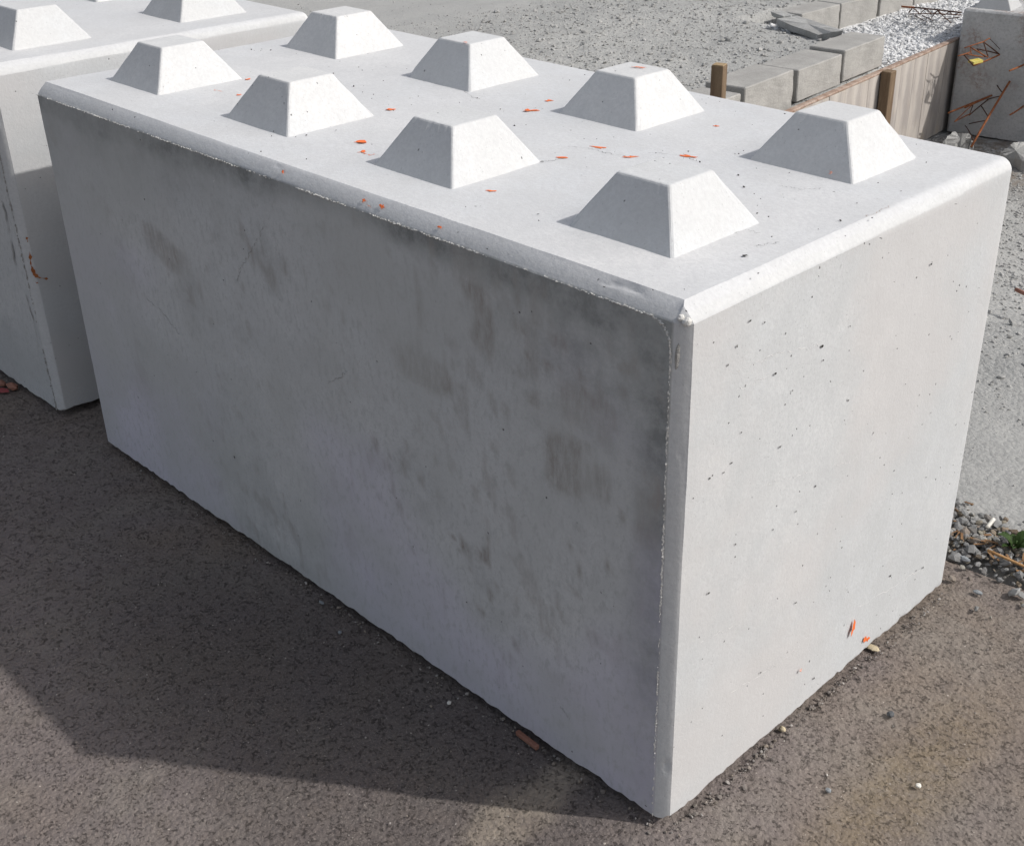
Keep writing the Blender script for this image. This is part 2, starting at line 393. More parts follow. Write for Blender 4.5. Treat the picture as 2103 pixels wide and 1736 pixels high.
# ------------------------------------------------------------------ precast blocks
LX, LY, LZ, CH, GAP = 1.6, .798, .798, .021, .010
def line(a, b, c0, c1, step):
    n0 = 8
    return np.concatenate([np.linspace(a, a+c0, n0)[:-1], np.linspace(a+c0, b-c1, max(2, int((b-a)/step))), np.linspace(b-c1, b, n0)[1:]])
def block_body(name, seed, step, stains, pn=1.16, dims=(LX, LY, LZ), ch=CH, lift=GAP):
    L_, W_, H_ = dims; cb = .007
    ax = [line(0, L_, ch, ch, step), line(0, W_, ch, ch, step), line(lift, H_, cb, ch, step)]
    lo = np.array([0, 0, lift]); hi = np.array([L_, W_, H_])
    Vs = []; Fs = []; off = 0; face = []
    for a in range(3):
        b, c = [(1, 2), (2, 0), (0, 1)][a]
        for side in (0, 1):
            B, D = np.meshgrid(ax[b], ax[c], indexing='ij'); P = np.zeros((B.size, 3)); P[:, b] = B.ravel(); P[:, c] = D.ravel()
            P[:, a] = hi[a] if side else lo[a]
            n1, n2 = B.shape; I = np.arange(n1*n2).reshape(n1, n2)+off
            q = [I[:-1, :-1], I[1:, :-1], I[1:, 1:], I[:-1, 1:]]
            if not side: q = q[::-1]
            Fs.append(np.stack(q, -1).reshape(-1, 4)); Vs.append(P); off += B.size
            face.append(np.full(B.size, a*2+side))
    V = np.concatenate(Vs); F = np.concatenate(Fs); face = np.concatenate(face); raw = V.copy()
    inner = V.copy(); cc = np.tile([ch, ch, ch], (len(V), 1)).astype(float)
    cc[:, 2] = np.where(V[:, 2] < H_/2, cb, ch)
    inl = np.array([ch, ch, lift+cb]); inh = np.array([L_-ch, W_-ch, H_-ch])
    inner = np.clip(V, inl, inh)
    q = (V-inner)/cc; pn = (pn+.7*sst(raw[:, 1], .25*W_, W_)); nrm = (np.abs(q)**pn[:, None]).sum(1)**(1/pn); nrm = np.where(nrm < 1e-6, 1, nrm)
    V = inner+q/nrm[:, None]*cc
    # the trowelled long side (y = 0) keeps a sharp lip: its chamfer starts right at the face
    nz = fbm(raw, 5, 3, seed)*.0014+fbm(raw, 30, 3, seed+7)*.0003
    e = nrm > 1.02
    nz = nz*(1-.85*e)-e*np.clip(fbm(raw, 26, 3, seed+11)-.46, 0, 1)*.010
    wx = np.clip((V[:, 0]-(L_-ch))/ch*4, 0, 1)*(V[:, 1] < ch*1.001+.0005); V[:, 1] = np.where((V[:, 1] <= ch+1e-6), V[:, 1]*(1-.37*wx), V[:, 1])
    dirn = (raw-np.clip(raw, inl, inh)); dirn /= np.maximum(1e-9, np.linalg.norm(dirn, axis=1))[:, None]
    V = V+dirn*nz[:, None]
    # crumbled bottom edge
    bot = raw[:, 2] < lift+.02
    V[:, 2] += bot*((np.clip(fbm(raw, 75, 3, seed+5), -.3, 1)*.006+fbm(raw, 5, 2, seed+6)*.0015))
    # stains
    x, y, z = raw.T; n1 = fbm(raw, 8, 4, seed+20); n2 = fbm(raw, 28, 4, seed+21); n3 = fbm(raw, 3, 3, seed+22)
    fr = (face == 2).astype(float)*(nrm < 1.02)
    dk = np.zeros(len(V)); br = np.zeros(len(V)); vi = np.zeros(len(V))
    if stains:
        dtop = H_-ch-z; dright = L_-ch-x; dleft = x
        dk += 1.25*(1-sst(dtop+.03*n1, .0, .034+.03*np.clip(n3+.4, 0, 1)))*np.clip(.8+1.1*n3+1.1*n1, .25, 1)
        dk += .6*(1-sst(dtop+.05*n1, .0, .15))*(1-sst(x, .25, .95))
        dk += .35*(1-sst(dtop+.10*n1, 0, .25))*sst(x, 1.0, 1.45)
        dk += .95*(1-sst(dright+.03*n1, .0, .075))*np.clip(.85+.5*n3, .3, 1)
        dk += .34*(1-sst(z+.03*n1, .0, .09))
        dk += .18*sst(n1+.3*n2, .08, .5)
        dk += .22*sst(x, .9, 1.45)*sst(n3, -.2, .4)
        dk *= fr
        def blob(cx, cz, rx, rz, a, s=0.0, soft=.25):
            u = ((x-cx)*math.cos(s)+(z-cz)*math.sin(s))/rx; v = (-(x-cx)*math.sin(s)+(z-cz)*math.cos(s))/rz
            d = (np.abs(u)**4+np.abs(v)**4)**(1/4)+.35*n2+.25*n1; return 1.0*a*(1-sst(d, 1-soft, 1+soft))*fr
        def pb(px, py): q = at(px, py, 0.0, 1); return q[0], q[2]
        for (px, py, rx, rz, a, s, kind) in ((335, 512, .075, .030, .6, -.25, 'b'), (860, 755, .060, .026, .75, -.05, 'b'),
              (1190, 830, .036, .030, .75, 0, 'b'), (1160, 955, .034, .044, 1.0, 0, 'b'), (1225, 985, .022, .026, .7, 0, 'b'),
              (1150, 700, .018, .012, .7, 0, 'b'), (990, 675, .018, .03, .6, 0, 'b'), (858, 600, .006, .034, .7, 0, 'b'), (975, 605, .02, .012, .6, 0, 'b'),
              (1100, 620, .012, .03, .5, 0, 'b'), (1090, 720, .012, .04, .4, 0, 'b'), (1330, 1060, .022, .045, .6, 0, 'b'), (1090, 1200, .012, .03, .4, 0, 'b'),
              (860, 650, .008, .014, .5, 0, 'b'), (1005, 700, .006, .03, .5, 0, 'b'), (960, 545, .03, .03, .5, 0, 'b'), (1180, 1430, .05, .03, .35, 0, 'b')):
            cx, cz = pb(px, py); br += blob(cx, cz, rx, rz, a, s)
        n5 = fbm(raw*[1, 1, .55], 55, 3, seed+30); br += .55*fr*sst(.6*n5+.5*n1, .28, .42)+.4*fr*sst(n5-.3*n1, .3, .42)*sst(x, .7, 1.3)
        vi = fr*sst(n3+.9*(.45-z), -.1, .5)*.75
    else:
        dk += .25*fr*sst(n1, 0, .5)
    me = mesh_np(name, V, F, True)
    for nm, arr in (('stain', np.stack([dk, br, vi, vi*0+1], 1)), ('face', np.stack([fr, (face == 5)*1.0, (face == 1)*(nrm < 1.02)*1.0, fr*0+1], 1))):
        ca = me.color_attributes.new(nm, 'FLOAT_COLOR', 'POINT'); ca.data.foreach_set('color', np.clip(arr, 0, 1).astype(np.float32).ravel())
    bm = bmesh.new(); bm.from_mesh(me); bmesh.ops.remove_doubles(bm, verts=bm.verts, dist=1e-5); bm.to_mesh(me); bm.free()
    for p in me.polygons: p.use_smooth = True
    me.set_sharp_from_angle(angle=R(17))
    return me

def stud_mesh(seed, b=.181, t=.088, h=.073, by=None, ty=None):
    """frustum with a fine grid, softened edges and a small fillet at its foot"""
    rnd = random.Random(seed); n = 12; V = []; F = []
    n = 22; prof = [(-.004, b+.004), (.0, b), (h*.25, None), (h*.5, None), (h*.75, None), (h-.0026, None), (h-.0007, t-.0003), (h, t-.0045)]
    rings = []
    for (z, wd) in prof:
        if wd is None: wd = b+(t-b)*(z/h)
        r = wd/2; pts = []
        cr = .0035
        for k in range(4):
            c_, s_ = math.cos(k*math.pi/2), math.sin(k*math.pi/2)
            loc = [(r, -r+cr)]+[(r, -r+cr+(2*r-2*cr)*j/n) for j in range(1, n)]+[(r, r-cr), (r-cr*.3, r-cr*.3)]
            for (x, y) in loc: pts.append((x*c_-y*s_, x*s_+y*c_, z))
        rings.append(pts)
    m = len(rings[0])
    for rg in rings: V += rg
    for i in range(len(rings)-1):
        for j in range(m):
            F.append((i*m+j, i*m+(j+1) % m, (i+1)*m+(j+1) % m, (i+1)*m+j))
    V = np.array(V); V += (fbm(V, 30, 3, seed)*.0002)[:, None]*np.sign(V)
    cnr = np.minimum(abs(abs(V[:, 0])-abs(V[:, 1])), abs(V[:, 2]-h)) < .006          # small dings along the arrises
    V[:, :2] *= 1-(cnr*np.clip(fbm(V, 90, 2, seed+60)-.3, 0, 1)*.06)[:, None]
    V[:, 0] *= 1+rnd.uniform(-.012, .012)
    bm = bmesh.new(); vs = [bm.verts.new(v) for v in V]
    for f in F: bm.faces.new([vs[k] for k in f])
    bm.faces.new(vs[-m:])
    me = bm_mesh('stud', bm)
    for p in me.polygons: p.use_smooth = False
    return me
STUDS = [stud_mesh(s) for s in (1, 2, 3, 4)]

def crumbs(path, nrm_, rad, spacing, seed, jitter=.0012):
    """a ragged thin ridge along a polyline: many tiny chips joined"""
    rnd = np.random.RandomState(seed); Vs = []; Fs = []; off = 0
    base = np.array([(1, 0, 0), (-1, 0, 0), (0, 1, 0), (0, -1, 0), (0, 0, 1), (0, 0, -1)], float)
    bf = np.array([(0, 2, 4), (2, 1, 4), (1, 3, 4), (3, 0, 4), (2, 0, 5), (1, 2, 5), (3, 1, 5), (0, 3, 5)])
    for p0, p1 in zip(path[:-1], path[1:]):
        p0, p1 = np.array(p0, float), np.array(p1, float); ln = np.linalg.norm(p1-p0); d = (p1-p0)/ln
        t = 0
        while t < ln:
            pos = p0+d*t; a = fbm(pos[None]*1.0, 12, 3, seed)[0]
            t += spacing*rnd.uniform(.5, 1.6)
            if a < -.12 and rnd.rand() < .75: continue
            r = rad*rnd.uniform(.5, 1.4)*(1+.8*max(0, a))
            s = np.array([r, r, r])+np.abs(d)*r*rnd.uniform(.5, 3)
            v = base*s*rnd.uniform(.7, 1.3, (6, 3))+pos+rnd.uniform(-jitter, jitter, 3)+np.array(nrm_)*rad*.35
            Vs.append(v); Fs.append(bf+off); off += 6
    return mesh_np('casting_burr', np.concatenate(Vs), np.concatenate(Fs))

def ribbon(pts, wd, nrm_, lift=.0006, seed=0, jag=.004, sub=5):
    """thin jagged strip lying on a surface"""
    rnd = random.Random(seed); nrm_ = Vector(nrm_).normalized(); P_ = []
    for a, b in zip(pts[:-1], pts[1:]):
        a, b = Vector(a), Vector(b)
        side = (b-a).cross(nrm_).normalized()
        for k in range(sub): P_.append(a.lerp(b, k/sub)+side*rnd.uniform(-jag, jag)*(1 if k else .4))
    P_.append(Vector(pts[-1])); bm = bmesh.new(); prev = None
    for i, p in enumerate(P_):
        q = P_[min(i+1, len(P_)-1)]-P_[max(i-1, 0)]; s = q.cross(nrm_).normalized()
        k = wd*rnd.choice((.12, .3, .6, 1.0, 1.3))*(.25 if i in (0, len(P_)-1) else 1)
        a = bm.verts.new(p+s*k/2+nrm_*lift); b = bm.verts.new(p-s*k/2+nrm_*lift)
        if prev: bm.faces.new((prev[0], prev[1], b, a))
        prev = (a, b)
    me = bpy.data.meshes.new('mark'); bm.to_mesh(me); bm.free(); return me

# --- the main block
main = empty('concrete_block', (0, 0, 0), 'big pale interlocking concrete block with eight studs, in the foreground on the asphalt', 'concrete block', 'interlocking concrete blocks')
put('body', block_body('body', 3, .0085, True), M['main'], main)
k = 0
for j, cy in enumerate((.199, .600)):
    for i in range(4):
        put('stud', STUDS[(i+2*j) % 4].copy(), M['stud'], main, (.193+.4024*i, cy, LZ-.0005)); k += 1
zt = LZ-CH; xr = LX-CH
put('casting_burr', crumbs([(.0, 0, zt), (xr-.03, 0, zt), (xr-.012, 0, zt-.006), (xr-.002, 0, zt-.022), (xr, 0, zt-.05), (xr, 0, .012)], (0, -1, .3), .00095, .0022, 5, .0009), M['burr'], main)['kind'] = 'stuff'
# knob of mortar left hanging in the chamfer of the near corner
def pebble(name, r, seed, sc=(1, 1, 1), sub=2, rough=.28):
    bm = bmesh.new(); bmesh.ops.create_icosphere(bm, subdivisions=sub, radius=1)
    V = np.array([v.co for v in bm.verts]); f = 1+rough*fbm(V+seed*7.1, 1.3, 3, seed)*1.8
    for v, q, k in zip(bm.verts, V, f): v.co = Vector(q*k*np.array(sc)*r)
    return bm_mesh(name, bm, False)
p = at(1389, 733, .003, 1)
put('mortar_knob', pebble('mortar_knob', .0085, 3, (.42, .55, 2.6), 2, .2), M['tan'] if False else M['cmu'], main, (LX-CH+.006, .006, p[2]), (0, .06, 0))
for (px, py, r, s) in ((1362, 1277, .004, 4), (1410, 660, .005, 5), (1398, 652, .004, 6)):
    q = at(px, py, .006, 1); put('mortar_knob', pebble('k', r, s), M['burr'], main, tuple(q))

from mathutils.bvhtree import BVHTree
bodym = [c for c in C.objects if c.name.startswith('body')][0].data
bvh = BVHTree.FromPolygons([v.co[:] for v in bodym.vertices], [p.vertices[:] for p in bodym.polygons])
def snap(me, lift=.0004):
    for v in me.vertices:
        h_, nn, _, _ = bvh.find_nearest(v.co)
        if h_ is not None: v.co = h_+nn*lift
    return me
def top(px, py, z=LZ+.0005): return tuple(at(px, py, z))
def endf(px, py): return tuple(at(px, py, LX, 0))
def frontf(px, py): return tuple(at(px, py, -.0008, 1))
# hairline cracks of the top and of the end face
for i, (pts, wd, fn, nr, mt) in enumerate((
    ([(1105, 332), (1140, 328), (1160, 322)], .0010, top, (0, 0, 1), 'crack'), ([(1165, 300), (1215, 305), (1260, 318), (1300, 320)], .0008, top, (0, 0, 1), 'crack'),
    ([(950, 182), (965, 195), (983, 203)], .0011, top, (0, 0, 1), 'crack'), ([(945, 276), (980, 270), (1010, 262)], .0008, top, (0, 0, 1), 'crack'),
    ([(1905, 540), (1965, 532), (2020, 542), (2060, 555)], .0010, top, (0, 0, 1), 'crack') if False else ([(1550, 505), (1575, 500), (1600, 495)], .0008, top, (0, 0, 1), 'crack'),
    ([(1500, 478), (1530, 470), (1560, 478)], .0007, top, (0, 0, 1), 'crack'), ([(1330, 312), (1400, 318), (1430, 330)], .0008, top, (0, 0, 1), 'crack'),
    ([(1600, 380), (1640, 388), (1690, 385)], .0007, top, (0, 0, 1), 'crack'), ([(1770, 445), (1800, 436), (1830, 420)], .0010, top, (0, 0, 1), 'cap'),
    ([(1500, 765), (1560, 742), (1600, 722), (1660, 716), (1686, 706)], .0011, endf, (1, 0, 0), 'palecrack'),
    ([(1510, 800), (1545, 786), (1575, 772)], .0009, endf, (1, 0, 0), 'palecrack'),
    ([(1690, 960), (1730, 950), (1760, 940)], .0009, endf, (1, 0, 0), 'palecrack'), ([(1500, 1420), (1560, 1385), (1620, 1345), (1665, 1300)], .0009, endf, (1, 0, 0), 'palecrack'),
    ([(1760, 1245), (1840, 1200), (1890, 1165)], .0011, endf, (1, 0, 0), 'palecrack'), ([(1420, 1330), (1470, 1300), (1520, 1275)], .0009, endf, (1, 0, 0), 'palecrack'),
    ([(1560, 1000), (1590, 985), (1640, 975), (1680, 960)], .0009, endf, (1, 0, 0), 'palecrack'),
    ([(486, 578), (496, 545), (515, 515), (528, 490), (543, 462)], .0024, frontf, (0, -1, 0), 'crack'), ([(300, 610), (340, 648), (372, 690)], .0022, frontf, (0, -1, 0), 'crack'),
    ([(1060, 750), (1098, 734), (1120, 720)], .0014, frontf, (0, -1, 0), 'crack') if False else ([(670, 788), (695, 775), (712, 760)], .0018, frontf, (0, -1, 0), 'crack'),
    ([(1145, 1440), (1160, 1465), (1172, 1480)], .0012, frontf, (0, -1, 0), 'crack'), ([(438, 360), (440, 384)], .0016, frontf, (0, -1, 0), 'palecrack'))):
    put('hairline_crack', snap(ribbon([fn(*q) for q in pts], wd*(.45 if fn is frontf else .7), nr, .0005, i, .0034, 11)), M['softcrack' if fn is frontf and mt == 'crack' else mt], main)
# distinct air holes
def dab(r, seed, sc=(1, 1)):
    rnd = random.Random(seed); bm = bmesh.new(); n = 9; c = bm.verts.new((0, 0, 0)); vs = []
    for k in range(n):
        a = k*2*math.pi/n; q = r*rnd.uniform(.6, 1.25); vs.append(bm.verts.new((math.cos(a)*q*sc[0], math.sin(a)*q*sc[1], 0)))
    for k in range(n): bm.faces.new((c, vs[k], vs[(k+1) % n]))
    me = bpy.data.meshes.new('air_hole'); bm.to_mesh(me); bm.free(); return me
M['hole'] = m_simple('air_hole_dark', (.03, .029, .027), (.05, .048, .045), 60, .0005)  # flat dabs, coloured dark for the shade in a deep hole
holes_end = [(1686, 709, 3.2), (1688, 738, 2.2), (1511, 709, 2.4), (1538, 657, 2.3), (1568, 660, 2.2), (1492, 748, 2), (1590, 765, 2.6), (1625, 800, 2.2), (1743, 668, 2.2), (1910, 541, 2.6), (1909, 846, 2), (1857, 787, 1.6), (1500, 948, 2),
   (1672, 996, 2.8), (1632, 1048, 2), (1600, 915, 2), (1520, 886, 2), (1455, 980, 2.4), (1484, 968, 1.6), (1508, 1115, 2.2), (1585, 1085, 1.8), (1632, 1235, 2), (1703, 1183, 2), (1893, 1163, 3.2), (1826, 1180, 2.8), (1669, 1390, 3.2), (1560, 1378, 2.6), (1453, 1215, 2.2), (1440, 1350, 2), (1798, 1260, 1.6), (1740, 820, 1.8), (1965, 680, 1.6), (1850, 1010, 2)]
for i, (px, py, r) in enumerate(holes_end):
    o = put('air_hole', dab(r*.00068, i, (1, 1.7 if i % 3 == 0 else 1)), M['hole'], main, (LX+.0016, *endf(px, py)[1:]), (0, R(90), 0))
holes_top = [(1114, 332, 2.6), (1529, 525, 4), (1790, 448, 2), (1808, 490, 2), (1962, 420, 1.8), (1556, 562, 2), (1240, 590, 2), (1105, 440, 1.8), (940, 478, 2.2), (1000, 512, 2), (1470, 258, 1.5), (690, 268, 2), (1330, 448, 2)]
for i, (px, py, r) in enumerate(holes_top):
    put('air_hole', dab(r*.0007, i+50, (1.5, .9)), M['hole'], main, (*top(px, py)[:2], LZ+.0016), (0, 0, i))

# dark crumbs and dust specks caught on the top, in loose patches
rs0 = np.random.RandomState(21); n = 420; P0 = np.stack([rs0.uniform(.03, LX-.03, n), rs0.uniform(.03, LY-.03, n), np.zeros(n)], 1)
kp = fbm(P0, 5, 3, 40)+rs0.uniform(-.3, .3, n) > .12
for cx in [.193+.4024*i for i in range(4)]:
    for cy in (.199, .600): kp &= ~((abs(P0[:, 0]-cx) < .094) & (abs(P0[:, 1]-cy) < .094))
P0 = P0[kp]; P0[:, 2] = LZ+.0002; SPECKS = (P0, np.clip(rs0.lognormal(-7.1, .45, len(P0)), .0004, .0022))

# --- the neighbour on the left
nbx = -.19-LX
nb = empty('concrete_block', (nbx, -.006, 0), 'cream interlocking concrete block at the left edge, partly behind the foreground block', 'concrete block', 'interlocking concrete blocks', R(0.0))
put('body', block_body('body', 31, .014, False, pn=1.35), M['nb'], nb)
for j, cy in enumerate((.199, .600)):
    for i in range(4): put('stud', STUDS[(i+j) % 4].copy(), M['nb'], nb, (.193+.4024*i, cy, LZ-.0005))
put('casting_burr', crumbs([(.0, 0, zt), (xr-.012, 0, zt), (xr, 0, zt-.03), (xr, 0, .012)], (0, -1, .3), .0015, .005, 15), M['cmu'], nb)['kind'] = 'stuff'
def nbp(px, py, x=-.19+.0015): q = at(px, py, x, 0); return (q[0]-nbx, q[1]+.006, q[2])
put('orange_mark', ribbon([nbp(60, 515), nbp(63, 545), nbp(70, 562), nbp(80, 569), nbp(98, 571)], .0065, (1, 0, 0), .002, 3, .001), M['rustmark'], nb)
put('orange_mark', ribbon([nbp(53, 486), nbp(56, 496)], .005, (1, 0, 0), .002, 4, .001), M['rustmark'], nb)
put('orange_mark', ribbon([nbp(72, 578), nbp(80, 580)], .004, (1, 0, 0), .002, 5, .001), M['rustmark'], nb)
def nbf(px, py): q = at(px, py, -.0075, 1); return (q[0]-nbx, -.0015, q[2])
put('hairline_crack', ribbon([nbf(0, 400), nbf(12, 440), nbf(22, 490), nbf(35, 560)], .005, (0, -1, 0), .001, 8, .003), M['cmu'], nb)
put('hairline_crack', ribbon([nbf(52, 600), nbf(70, 660), nbf(82, 715)], .004, (0, -1, 0), .001, 9, .002), M['cmu'], nb)

# ------------------------------------------------------------------ orange flakes
def flake(px, py, size, seed, label, surf='top', elong=1.5, ang=0.0, mat='orange', curl=.25, zo=0, group='orange flakes'):
    rnd = random.Random(seed); bm = bmesh.new(); n = 11; c = bm.verts.new((0, 0, .0006)); vs = []; size *= .74
    for k in range(n):
        a = k*2*math.pi/n; q = size*rnd.choice((.35, .6, .9, 1.1, 1.4)); x, y = math.cos(a)*q*elong, math.sin(a)*q
        vs.append(bm.verts.new((x, y, curl*abs(y)*rnd.uniform(0, 1)+.0002)))
    for k in range(n): bm.faces.new((c, vs[k], vs[(k+1) % n]))
    r = bmesh.ops.extrude_face_region(bm, geom=bm.faces[:]); 
    for v in [g_ for g_ in r['geom'] if isinstance(g_, bmesh.types.BMVert)]: v.co.z += .0003
    me = bm_mesh('paint_flake', bm)
    if surf == 'top': loc = (*top(px, py, LZ+.001+zo)[:2], LZ+.0015+zo); loc = (*loc[:2], LZ+.0004+zo); rot = (0, 0, ang)
    elif surf == 'end': loc = (LX+.003, *endf(px, py)[1:]); rot = (ang, R(90), 0)
    else: loc = tuple(surf); rot = (0, 0, ang)
    o = put('paint_flake', me, M[mat], None, loc, rot); tag(o, label, 'flake', group); return o
for i, (px, py, sz, el, an, lb) in enumerate((
    (738, 291, .0095, 1.5, .6, 'large bright orange flake on the block top left of the third front stud'),
    (745, 311, .0075, 1.6, .9, 'curled orange flake just below the large bright one on the block top'),
    (805, 224, .006, 1.9, .7, 'small orange flake on the block top behind the second front stud'),
    (509, 162, .006, 1.4, .7, 'orange flake between the first front stud and the first rear stud'),
    (491, 194, .0065, 1.2, 1.6, 'orange flake at the left foot of the second front stud'),
    (1126, 206, .006, 1.5, .7, 'orange flake left of the third rear stud, the upper of two'),
    (1086, 226, .008, 2.3, .7, 'long orange flake left of the third rear stud, the lower of two'),
    (1228, 301, .006, 3.2, .3, 'thin red flake lying between the third front stud and third rear stud'),
    (1415, 320, .0065, 3.0, .2, 'long red flake lying left of the fourth rear stud'),
    (1296, 321, .0045, 3.2, .9, 'thin red flake left of the long one by the fourth rear stud'),
    (1469, 258, .0045, 1.4, .5, 'tiny red flake right of the third rear stud'),
    (1152, 323, .004, 3.0, .9, 'faint thin orange flake at the right foot of the third front stud'),
    (1008, 391, .004, 2.2, .6, 'tiny orange flake in front of the third front stud'))):
    flake(px, py, sz, i, lb, 'top', el, an)
q = at(1310, 138, LZ+.0735); flake(0, 0, .008, 31, 'orange flake lying on top of the third rear stud', (q[0], q[1], LZ+.0737), 2.6, .3)
q = at(956, 87, LZ+.0735); flake(0, 0, .0045, 32, 'tiny orange flake on top of the second rear stud', (q[0], q[1], LZ+.0737), 1.6, .3)
flake(1747, 1286, .0095, 41, 'larger orange flake stuck low on the end face of the block', 'end', 1.7, -.15)
flake(1775, 1310, .0075, 42, 'smaller orange flake stuck low on the end face, lower of the pair', 'end', 1.2, .3)
flake(1640, 1374, .004, 43, 'faded orange speck stuck low on the end face of the block', 'end', 1.2, 0, 'faint', .1)
def chamf(px, py): q = at(px, py, -.002, 1); return q
for i, (px, py, s_, lb) in enumerate(((560, 357, .004, 'tiny orange flake on the front chamfer towards its left'), (770, 427, .006, 'orange flake on the front chamfer near its middle'), (740, 412, .004, 'tiny orange flake on the front chamfer just above the larger one'), (886, 470, .0035, 'tiny red flake on the front chamfer right of its middle'))):
    q = at(px, py, LZ-.008); o = flake(0, 0, s_, 60+i, lb, (q[0], CH-(.012), LZ-.0085), 1.4, .3); o.rotation_euler = (R(45), 0, 0)
q = at(1672, 355, LZ+.02); flake(0, 0, .004, 71, 'faded orange speck at the shaded foot of the fourth rear stud', (q[0], .507, LZ+.011), 1.2, 0, 'faint').rotation_euler = (R(55), 0, 0)

for i, pp in enumerate(([(745, 314), (760, 318), (772, 316)], [(1395, 316), (1412, 322), (1432, 323)], [(1215, 299), (1243, 303)], [(1280, 320), (1296, 322), (1305, 319)], [(1140, 324), (1162, 321)], [(1072, 226), (1100, 224)],
                        [(440, 184), (456, 188)], [(735, 406), (742, 412)], [(1290, 133), (1300, 135)])):
    if i == 8: continue
    put('paint_smear', snap(ribbon([top(*q) for q in pp], .0022, (0, 0, 1), .0005, 70+i, .002, 7), .0006), M['faint' if i % 3 else 'orange'], main)
# ------------------------------------------------------------------ boxes
def box_me(name, sx, sy, sz, bev=.004, seed=0, rough=.0015, seg=6):
    bm = bmesh.new(); bmesh.ops.create_cube(bm, size=1)
    for v in bm.verts: v.co = Vector((v.co.x*sx, v.co.y*sy, (v.co.z+.5)*sz))
    bmesh.ops.bevel(bm, geom=bm.edges[:], offset=bev, segments=1, affect='EDGES')
    if seg: bmesh.ops.subdivide_edges(bm, edges=[e for e in bm.edges if e.calc_length() > .05], cuts=seg, use_grid_fill=True)
    V = np.array([v.co for v in bm.verts]); d = fbm(V+seed*3.3, 30, 3, seed)
    for v, k, q in zip(bm.verts, d, V): v.co += Vector((np.sign(q[0]), np.sign(q[1]), 0))*float(k)*rough
    return bm_mesh(name, bm)

# ------------------------------------------------------------------ retaining form boards
WR = math.atan(-WALL_K)
def wl(y, off=0.0): return np.array([xw(y)+off*math.cos(WR), y+off*math.sin(WR)])
y1_ = 5.20; w0 = wl(y1_)
wall = empty('formwork_wall', (w0[0], w0[1], PIT), 'low wall of pale vertical form boards holding back white gravel', 'board wall', None, WR)
yy = 0; i = 0; rnd = random.Random(4); Lend = 3.2
while yy < Lend:
    wd = rnd.choice((.16, .2, .24))
    put('plank', box_me('plank', .022, wd-.002, -PIT-.006, .0015, i, .0008, 3), M['plank'], wall, (-.013+rnd.uniform(-.0015, .0015), -yy-wd/2, 0))
    yy += wd; i += 1
put('top_rail', box_me('top_rail', .03, Lend, .012, .003, 5, .003, 30), M['cap'], wall, (-.016, -Lend/2, -PIT-.0055))
for (pp, ex, wz) in ((z3(1312, 400), .012, .062), (z3(840, 600), -.02, .058)):
    q = at(*pp, ex); t_ = (w0[1]-q[1])/math.cos(WR)+.045
    put('post', box_me('post', .05, wz, -PIT+ex+.05, .003, 3, .001, 2), M['wood'], wall, (.028, -t_, -.05))
# the free timber stake left of the wall
zt_ = .30; a = at(*z1(478, 692), zt_); b = at(*z1(608, 705), zt_); c_ = at(*z1(684, 682), zt_); print('stake', a, b, c_)
st_w = float(np.linalg.norm(b-a)); st_d = float(np.linalg.norm(c_-b)); print(st_w, st_d)
m_ = (a+c_)/2
st = empty('timber_stake', (m_[0], m_[1], -.3), 'square brown timber stake standing upright in the grey gravel', 'stake', None, math.atan2(b[1]-a[1], b[0]-a[0]))
put('shaft', box_me('shaft', st_w, st_d, zt_+.3-.003, .002, 9, .001, 3), M['wood'], st)
put('sawn_top', box_me('sawn_top', st_w-.004, st_d-.004, .004, .001, 9, .0, 0), M['woodpale'], st, (0, 0, zt_+.3-.0035))

# ------------------------------------------------------------------ cement block rows
def cmu(x, y, z, lx, ly, lz, rz, label, seed, tilt=0):
    o = put('cement_block', box_me('cement_block', lx, ly, lz, .004, seed, .003, 9), M['cmu'], None, (x, y, z), (tilt, 0, rz))
    return tag(o, label, 'cement block', 'grey cement blocks in two rows')
def cmu2(p0, p1, dep, h, z, label, seed):
    p0, p1 = np.array(p0), np.array(p1); d = p1-p0; ln = np.linalg.norm(d); d /= ln; n_ = np.array([-d[1], d[0]])
    m = (p0+p1)/2+n_*dep/2; cmu(m[0], m[1], z, dep, ln, h-z, math.atan2(-d[0], d[1]), label, seed)
cmu2((-.615, 3.930), (-.652, 4.330), .18, .152, .012, 'grey cement block at the right end of the front row, beside white gravel', 1)
cmu2((-.588, 3.530), (-.622, 3.922), .19, .137, .0, 'grey cement block in the front row, second from the right end', 2)
cmu2((-.545, 3.090), (-.583, 3.488), .19, .148, -.02, 'grey cement block left of the dark open joint in the front row', 3)
cmu2((-.500, 2.660), (-.535, 3.050), .19, .135, -.03, 'grey cement block farthest left in the front row, mostly hidden', 4)
q = [at(*z3(*p), 0) for p in ((1022, 157), (1235, 95), (1385, 72))]; print('row2', q)
x2 = q[0][0]; ya, yb = q[0][1], q[1][1]; ly2 = yb-ya
for i, lb in enumerate(('grey cement block at the left end of the back row, behind the tilted slab', 'grey cement block second from the left in the back row', 'grey cement block third from the left in the back row', 'grey cement block at the far right of the back row')):
    y0 = ya+(i-1)*ly2
    cmu(x2-.08-.004*(i % 2), y0+ly2/2, -.035, .16, ly2-.018, .155, R((.8, -.6, .5, 0)[i]), lb, 20+i)

